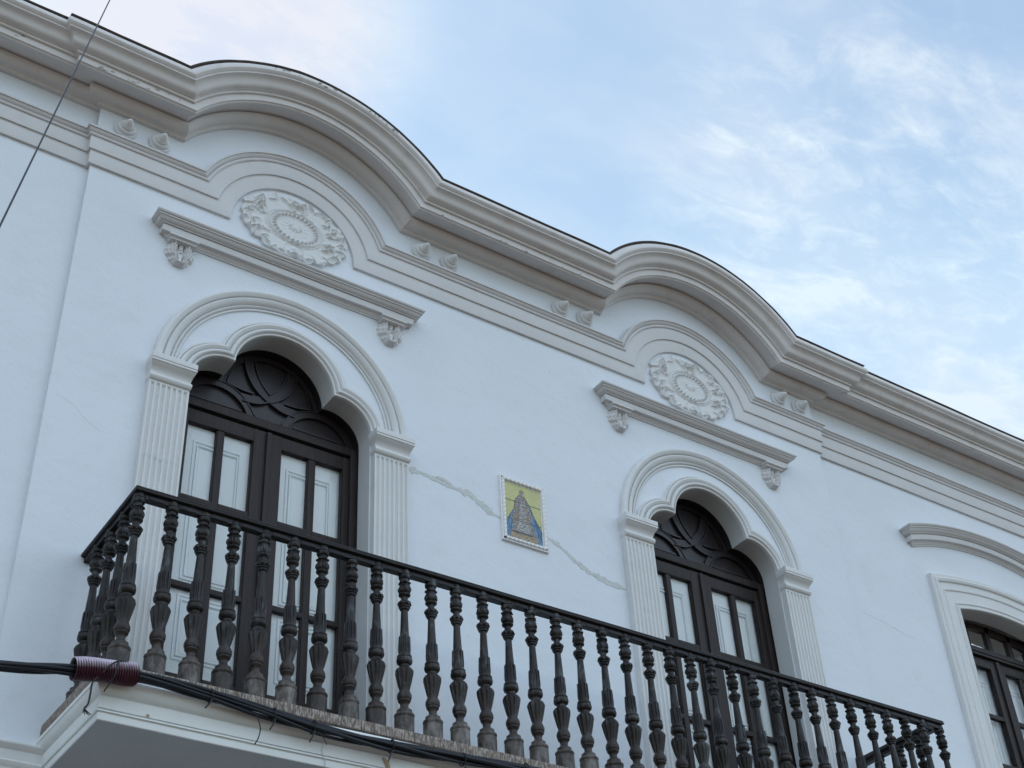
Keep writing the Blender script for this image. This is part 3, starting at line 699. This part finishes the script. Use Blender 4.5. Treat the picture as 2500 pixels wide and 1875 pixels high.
q = [bm.verts.new(p) for p in ((SX0 + .04, .0, -.331), (SX1 - .04, .0, -.331), (SX1 - .04, SY + .04, -.331), (SX0 + .04, SY + .04, -.331))]; bm.faces.new(q)
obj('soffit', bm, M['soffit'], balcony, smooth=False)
bm = bmesh.new()
ky = -.812
box(bm, .656, 6.795, ky, -.640, -.100, -.045, .004); box(bm, .656, .830, -.640, 0, -.112, -.045, .004); box(bm, 6.655, 6.795, -.640, 0, -.100, -.045, .004)
box(bm, .72, 6.76, -.78, .0, -.117, -.1002)
obj('kerb', bm, M['stone'], balcony, ang=30)['label'] = 'worn brown stone kerb under the balusters'
bm = bmesh.new(); ribbon(bm, [(.903, -.268), (.917, -.266)], .014, SY + .030, .001)
tag(obj('rust_spot', bm, M['rust'], balcony, smooth=False), 'small round rust stain on the slab fascia')
bm = bmesh.new(); ribbon(bm, [(2.165, -.222), (2.19, -.245), (2.20, -.275), (2.205, -.31)], [.012, .028, .022, .006], SY + .027, .0015)
tag(obj('rust_spot', bm, M['rust'], balcony, smooth=False), 'streaky rust stain under the cable bundle')
bm = bmesh.new(); ribbon(bm, subdiv_poly([(1.815, -.175), (1.824, -.215), (1.818, -.26), (1.838, -.305), (1.836, -.335)], .012), .004, SY + .026, .0015, jag=.5)
tag(obj('crack', bm, M['crack'], balcony, smooth=False), 'vertical crack in the slab fascia')
# hand rail
bm = bmesh.new()
def railp(xa, xb, ya, yb, z0, z1, bev): box(bm, xa, xb, ya, yb, z0, z1, bev)
x0, x1 = BX0, BX0 + 34 * BS
def rail_path(hw, z):       # outer edge line
    return [(x0 - hw, 0, z), (x0 - hw, -BY - hw, z)] + [(x0 - hw + (x1 - x0 + 2 * hw) * i / 30, -BY - hw, z) for i in range(1, 30)] + [(x1 + hw, -BY - hw, z), (x1 + hw, 0, z)]
sweep(bm, rail_path, [(-.020, .930), (.020, .930), (.021, .958), (.034, .960), (.040, .965), (.041, .973), (.036, .977), (.038, .983), (.034, .990), (.020, .993), (-.034, .992), (-.040, .972), (-.034, .960), (-.021, .958), (-.020, .930)], .0015)
for i in range(34):     # blocks between the baluster heads
    xm = BX0 + BS * (i + .5); box(bm, xm - .045, xm + .045, -BY - .0235, -BY + .0235, .932, .957, .002)
rail = obj('handrail', bm, M['rail'], balcony, ang=30)
# balusters
BP = [(-.05, .0535), (.055, .0535), (.060, .0500), (.064, .0520), (.069, .0548), (.074, .0555), (.080, .0535), (.085, .0470), (.087, .0415), (.104, .0412), (.107, .0370), (.109, .0315), (.117, .0255), (.126, .0222), (.136, .0222), (.146, .0262),
      (.153, .0325), (.157, .0345), (.163, .0350), (.167, .0335), (.168, .0370), (.176, .0395), (.186, .0400), (.196, .0385), (.203, .0350), (.205, .0340), (.211, .0320), (.216, .0285), (.222, .0280),
      (.240, .0315), (.280, .0405), (.318, .0478), (.328, .0490), (.338, .0470), (.347, .0400), (.350, .0330), (.358, .0285), (.364, .0270), (.370, .0280), (.373, .0330), (.380, .0410), (.390, .0440), (.400, .0438), (.408, .0420), (.411, .0375), (.414, .0400), (.420, .0410), (.426, .0385), (.430, .0330), (.436, .0325),
      (.460, .0318), (.500, .0307), (.535, .0298), (.541, .0292), (.545, .0255), (.600, .0230), (.660, .0205), (.702, .0190), (.705, .0220), (.709, .0270), (.714, .0280), (.717, .0285), (.719, .0255), (.722, .0330), (.727, .0335), (.730, .0300), (.733, .0350), (.742, .0385), (.752, .0360), (.761, .0280), (.765, .0200), (.776, .0185), (.786, .0200),
      (.792, .0270), (.797, .0330), (.803, .0345), (.807, .0320), (.810, .0260), (.816, .0310), (.826, .0355), (.838, .0358), (.852, .0310), (.864, .0240), (.870, .0255), (.874, .0335), (.880, .0320), (.884, .0235), (.892, .0215), (.900, .0230), (.904, .0310), (.912, .0350), (.920, .0352), (.926, .0335), (.928, .0290), (.931, .0325), (.940, .0322), (.950, .0300), (.9595, .0265)]
def bmod(z, a):
    if .228 < z < .336:                                # urn flutes
        return 1 + .16 * (max(0, math.cos(a * 12)) ** 2) - .10
    if .438 < z < .542: return 1 + (.10 if math.cos(a * 10) > .3 else -.13)
    if .733 < z < .758: return 1 + .12 * abs(math.cos(a * 4)) - .06
    if .812 < z < .868: return 1 + (.16 * abs(math.cos(a * 3 + .2 + (z - .84) * 6)) - .10) * math.sin((z - .812) / .056 * math.pi) ** .5 + .05 * math.cos(a * 15)
    if .869 < z < .886: return 1 + .22 * (abs(math.cos(a * 3.0 + .2)) - .5)
    return 1
bm = bmesh.new(); lathe(bm, BP, 60, bmod)
bal0 = None
JX = [-.005, .005, .011, .008, .01, .008, .009, .024, .004, 0, .004, 0, -.002, .001, -.009, -.005, -.011, -.003, -.01, -.001, -.011, -.007, -.016, -.008, -.008, -.003, 0, -.002, -.008, .002, .005, .003, .009, .011, .018]
spots = [(BX0 + BS * i + JX[i] * .7, -BY) for i in range(35)] + [(BX0, -BY + .1873 * k) for k in (1, 2, 3)] + [(BX0 + 34 * BS, -BY + .1873 * k) for k in (1, 2, 3)]
br = random.Random(5)
for x, y in spots:
    if bal0 is None: bal0 = b_ = obj('baluster', bm, M['iron'], balcony, ang=34)
    else: b_ = bal0.copy(); COL.objects.link(b_)
    b_['group'] = 'turned balusters of the balcony'
    b_.location = (x, y, 0); b_.rotation_euler = (R(br.uniform(-.25, .25)), R(br.uniform(-.3, .3)), br.uniform(0, 6.28))
# string course running into the balcony
for xa, xb in ((-7, SX0 + .06), (SX1 - .06, 15)):
    bm = bmesh.new()
    def sp(z, d, xa=xa, xb=xb):
        P = []
        n = 30
        for i in range(n + 1):
            x = xa + (xb - xa) * i / n; P.append((x, (REC if (x < XL or x > XR) else 0) - d, z))
        return P
    sweep(bm, sp, [(-.40, 0), (-.40, .030), (-.300, .032), (-.290, .040), (-.272, .046), (-.262, .040), (-.215, .042), (-.205, .054), (-.190, .066), (-.180, .066), (-.165, .040), (-.15, 0)], .002)
    obj('string_course', bm, M['slab'], house, ang=28)

# ------------------------------------------------------------------ tile picture on the wall
tp = bpy.data.objects.new('tile_picture', None); COL.objects.link(tp); tp.location = (3.7365, 0, 1.93)
tag(tp, 'yellow ceramic tile picture of a crowned robed figure in white rope frame on wall', 'tile picture')
ox, oz = 3.7365, 1.93
def L2(x, z): return (x - ox, z - oz)
bm = bmesh.new()
X0, X1, Z0, Z1 = 3.582, 3.891, 1.968, 2.426
box(bm, X0 - ox - .03, X1 - ox + .03, -.008, .002, Z0 - oz - .03, Z1 - oz + .03)
def rope(bm, a, b, r=.013):
    a, b = Vector(a), Vector(b); d = (b - a); ln = d.length; d.normalize(); u = Vector((0, 1, 0)); v = d.cross(u); n = int(ln / .003); rows = []
    for i in range(n + 1):
        p = a + d * (ln * i / n); rows.append([bm.verts.new(p + (u * math.cos(t_) + v * math.sin(t_)) * r * (1 + .13 * math.cos(2 * t_ - i * .003 * 2 * math.pi / .034))) for t_ in [2 * math.pi * k / 16 for k in range(16)]])
    for p, q in zip(rows, rows[1:]):
        for k in range(16): bm.faces.new((p[k], p[(k + 1) % 16], q[(k + 1) % 16], q[k]))
xa, xb, za, zb = X0 - ox - .014, X1 - ox + .014, Z0 - oz - .014, Z1 - oz + .014
for a, b in (((xa, za), (xb, za)), ((xb, za), (xb, zb)), ((xb, zb), (xa, zb)), ((xa, zb), (xa, za))): rope(bm, (a[0], -.016, a[1]), (b[0], -.016, b[1]))
def framepath(o, d): return [(xa - .014 - o, -d, za - .014 - o), (xb + .014 + o, -d, za - .014 - o), (xb + .014 + o, -d, zb + .014 + o), (xa - .014 - o, -d, zb + .014 + o), (xa - .014 - o, -d, za - .014 - o)]
sweep(bm, framepath, [(-.002, .0), (-.002, .016), (.004, .020), (.009, .018), (.011, .0)], 0)
sweep(bm, lambda o, d: [(X0 - ox + .001 - o, -d, Z0 - oz + .001 - o), (X1 - ox - .001 + o, -d, Z0 - oz + .001 - o), (X1 - ox - .001 + o, -d, Z1 - oz - .001 + o), (X0 - ox + .001 - o, -d, Z1 - oz - .001 + o), (X0 - ox + .001 - o, -d, Z0 - oz + .001 - o)], [(-.004, .006), (-.004, .012), (.0, .014), (.006, .012)], 0)
obj('rope_frame', bm, M['frame_w'], tp, ang=40)
bm = bmesh.new()
zj = [1.968, 2.1245, 2.277, 2.426]
box(bm, X0 - ox, X1 - ox, -.0085, -.0075, Z0 - oz, Z1 - oz, 0, 5)
for i in range(3): box(bm, X0 - ox + .0012, X1 - ox - .0012, -.0105, -.0084, zj[i] - oz + .0011, zj[i + 1] - oz - .0011, 0, 0)
def flat(pts, y, mi):
    f = bm.faces.new([bm.verts.new((x - ox, y, z - oz)) for x, z in pts]); f.material_index = mi
flat([(3.583, 1.972), (3.583, 2.080), (3.625, 2.165), (3.655, 2.215), (3.665, 2.285), (3.705, 2.340), (3.718, 2.345), (3.742, 2.345), (3.760, 2.325), (3.795, 2.262), (3.820, 2.195), (3.855, 2.135), (3.888, 2.075), (3.889, 1.972)], -.0110, 1)
flat([(3.612, 1.972), (3.640, 2.060), (3.632, 2.140), (3.658, 2.215), (3.668, 2.285), (3.706, 2.338), (3.745, 2.338), (3.790, 2.262), (3.812, 2.180), (3.800, 2.120), (3.832, 2.050), (3.862, 1.972)], -.0114, 2)
flat([(3.665, 2.028), (3.690, 2.110), (3.700, 2.20), (3.718, 2.30), (3.745, 2.29), (3.757, 2.19), (3.778, 2.110), (3.808, 2.028)], -.0118, 3)
flat([(3.608, 1.980), (3.622, 2.020), (3.825, 2.020), (3.838, 1.980)], -.0121, 4)
flat([(3.618, 2.022), (3.640, 2.035), (3.818, 2.035), (3.826, 2.022)], -.0123, 5)
flat([(3.716, 2.338), (3.708, 2.372), (3.716, 2.388), (3.729, 2.397), (3.742, 2.386), (3.752, 2.368), (3.745, 2.338)], -.0121, 4)
flat([(3.722, 2.342), (3.718, 2.362), (3.730, 2.376), (3.741, 2.360), (3.740, 2.342)], -.0124, 3)
def gold(pts, w=.005, mi=4):
    ribbon(bm, [(x - ox, z - oz) for x, z in smoothp(pts, 2)], w, -.0122, .0005, mi)
gold([(3.700, 2.225), (3.672, 2.190), (3.680, 2.150), (3.715, 2.135), (3.740, 2.150)]); gold([(3.740, 2.150), (3.770, 2.160), (3.800, 2.190), (3.808, 2.205)])
gold([(3.745, 2.26), (3.752, 2.15), (3.79, 2.06), (3.845, 1.975)], .006); gold([(3.705, 2.26), (3.69, 2.15), (3.66, 2.06), (3.615, 2.025)], .005)
for pts in ([(3.625, 2.16), (3.590, 2.06)], [(3.640, 2.12), (3.615, 2.02)], [(3.826, 2.17), (3.880, 2.05)], [(3.832, 2.12), (3.885, 2.0)], [(3.583, 2.082), (3.625, 2.167), (3.656, 2.217), (3.666, 2.287), (3.706, 2.342)], [(3.745, 2.342), (3.797, 2.262), (3.822, 2.195), (3.889, 2.075)]):
    ribbon(bm, [(x - ox, z - oz) for x, z in pts], .0028, -.0120, .0006, 5)
for z in (2.1245, 2.277):
    ribbon(bm, [(X0 - ox + .001, z - oz), (X1 - ox - .001, z - oz)], .0026, -.0124, .0003, 5)
obj('glazed_tiles', bm, [M['glaze_y'], M['glaze_b'], M['glaze_r'], M['glaze_s'], M['glaze_g'], M['glaze_k']], tp, smooth=False, recalc=False)

# ------------------------------------------------------------------ cables
def path_at(ctrl, t_):
    n = len(ctrl) - 1; f = t_ * n; i = min(int(f), n - 1); u = f - i
    p = [Vector(ctrl[max(0, min(n, j))]) for j in (i - 1, i, i + 1, i + 2)]
    return .5 * ((2 * p[1]) + (-p[0] + p[2]) * u + (2 * p[0] - 5 * p[1] + 4 * p[2] - p[3]) * u * u + (-p[0] + 3 * p[1] - 3 * p[2] + p[3]) * u ** 3)
CT = [(-4.2, -.95, -1.10), (-2.6, -.93, -.74), (-1.2, -.91, -.46), (-.3, -.895, -.302), (.18, -.885, -.222), (.50, -.885, -.165), (.80, -.882, -.128), (1.10, -.872, -.128), (1.45, -.870, -.150), (1.80, -.870, -.178), (2.20, -.870, -.182), (2.60, -.868, -.168), (3.07, -.865, -.140), (3.6, -.862, -.130), (4.4, -.862, -.150), (5.4, -.862, -.145), (6.8, -.87, -.13), (8.4, -.5, -.18), (9.6, .0, -.20)]
bundle = bpy.data.objects.new('cable_bundle', None); COL.objects.link(bundle); bundle.location = (0, 0, 0)
tag(bundle, 'thick twisted bundle of black cables running along the front of the balcony slab', 'cable bundle')
NP = 260
cr = random.Random(2)
for k in range(7):
    bm = bmesh.new(); pts = []
    ph = 2 * math.pi * k / 6; rad = .019 if k else .0
    rt = .0105 if k % 2 else .0085
    for i in range(NP + 1):
        t_ = i / NP; c = path_at(CT, t_); s = t_ * 14.0 + ph + .5 * math.sin(t_ * 17 + k)
        rr = rad * (1 + .35 * math.sin(t_ * 40 + k * 1.7))
        pts.append(c + Vector((0, math.cos(s) * rr * .8, math.sin(s) * rr * 1.0)))
    tube(bm, pts, rt, 8); obj('cable', bm, M['cable'], bundle, ang=60)
for x in (1.18, 1.52, 1.74, 2.18, 2.62, 3.02, 3.9, 4.8):
    t_ = min((i / 400 for i in range(401)), key=lambda t_: abs(path_at(CT, t_).x - x)); c = path_at(CT, t_)
    bm = bmesh.new()
    pr = [c + Vector((cr.uniform(-.004, .004), math.cos(a) * .033, math.sin(a) * .033)) for a in [2 * math.pi * q / 16 for q in range(17)]]
    tube(bm, pr, .0035, 6)
    e = c + Vector((0, -.028, -.03)); tube(bm, [e, e + Vector((cr.uniform(-.02, .0), -.004, -.02)), e + Vector((cr.uniform(-.04, -.02), .002, -.045 - cr.uniform(0, .02)))], .0038, 6)
    obj('cable_tie', bm, M['tie'], bundle, ang=60)
# hanging ends of binding wire
def wire(bm, pts, r=.0028): tube(bm, [tuple(v) for v in [path_at(pts, i / 24) for i in range(25)]], r, 6)
bm = bmesh.new(); wire(bm, [(1.42, -.895, -.19), (1.44, -.897, -.25), (1.435, -.893, -.30), (1.42, -.888, -.335)], .0032); obj('binding_wire', bm, M['tie'], bundle, ang=60); bm = bmesh.new(); wire(bm, [(1.75, -.895, -.20), (1.78, -.896, -.23), (1.80, -.896, -.262)], .002)
obj('binding_wire', bm, M['tie'], bundle, ang=60)
# corrugated conduit piece round the bundle at the slab corner
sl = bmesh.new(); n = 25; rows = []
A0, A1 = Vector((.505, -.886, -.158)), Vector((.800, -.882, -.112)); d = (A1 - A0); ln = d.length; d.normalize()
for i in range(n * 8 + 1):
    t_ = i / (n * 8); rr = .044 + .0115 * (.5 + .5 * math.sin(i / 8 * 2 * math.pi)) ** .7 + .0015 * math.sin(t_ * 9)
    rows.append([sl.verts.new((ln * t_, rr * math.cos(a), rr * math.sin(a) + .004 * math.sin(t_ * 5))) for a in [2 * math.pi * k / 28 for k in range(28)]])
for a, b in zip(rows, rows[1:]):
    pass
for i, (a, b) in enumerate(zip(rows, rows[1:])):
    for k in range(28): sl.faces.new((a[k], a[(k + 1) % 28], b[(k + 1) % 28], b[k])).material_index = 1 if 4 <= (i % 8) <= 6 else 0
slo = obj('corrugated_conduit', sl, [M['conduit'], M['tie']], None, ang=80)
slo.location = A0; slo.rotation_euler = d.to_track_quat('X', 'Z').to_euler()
tag(slo, 'short maroon corrugated conduit wrapped round the cables at the balcony corner', 'conduit')
bm = bmesh.new()
wire(bm, [(.63, -.935, -.17), (.655, -.942, -.13), (.70, -.925, -.09), (.76, -.90, -.075), (.83, -.80, -.04)], .0036)
wire(bm, [(.70, -.925, -.088), (.69, -.942, -.12), (.685, -.940, -.17), (.675, -.925, -.20), (.655, -.905, -.245)], .0036)
wire(bm, [(.61, -.93, -.195), (.592, -.925, -.22), (.590, -.92, -.28), (.588, -.915, -.325), (.575, -.91, -.345)], .0045)
for q in range(5): wire(bm, [(.575, -.91, -.345), (.572 + q * .004, -.912, -.358), (.572 + q * .009, -.915, -.372 - q % 2 * .006)], .0022)
bpy.context.view_layer.update(); ts = obj('tie_string', bm, M['tie'], slo, ang=60); ts.matrix_parent_inverse = slo.matrix_world.inverted()
# single thin wire overhead
bm = bmesh.new()
wa, wb = Vector((.02035, -1.2, 4.0109)), Vector((-.64358, -3.2, .1209)); dd = wa - wb
tube(bm, [wb - dd * .55, wb, wa, wa + dd * .45], .0036, 8)
tag(obj('overhead_wire', bm, M['cable'], None, ang=60), 'single thin black wire crossing in front of the left end of the cornice', 'wire')

# ------------------------------------------------------------------ render
S.render.engine = 'CYCLES'
S.cycles.max_bounces = 6; S.cycles.diffuse_bounces = 4; S.cycles.transparent_max_bounces = 8
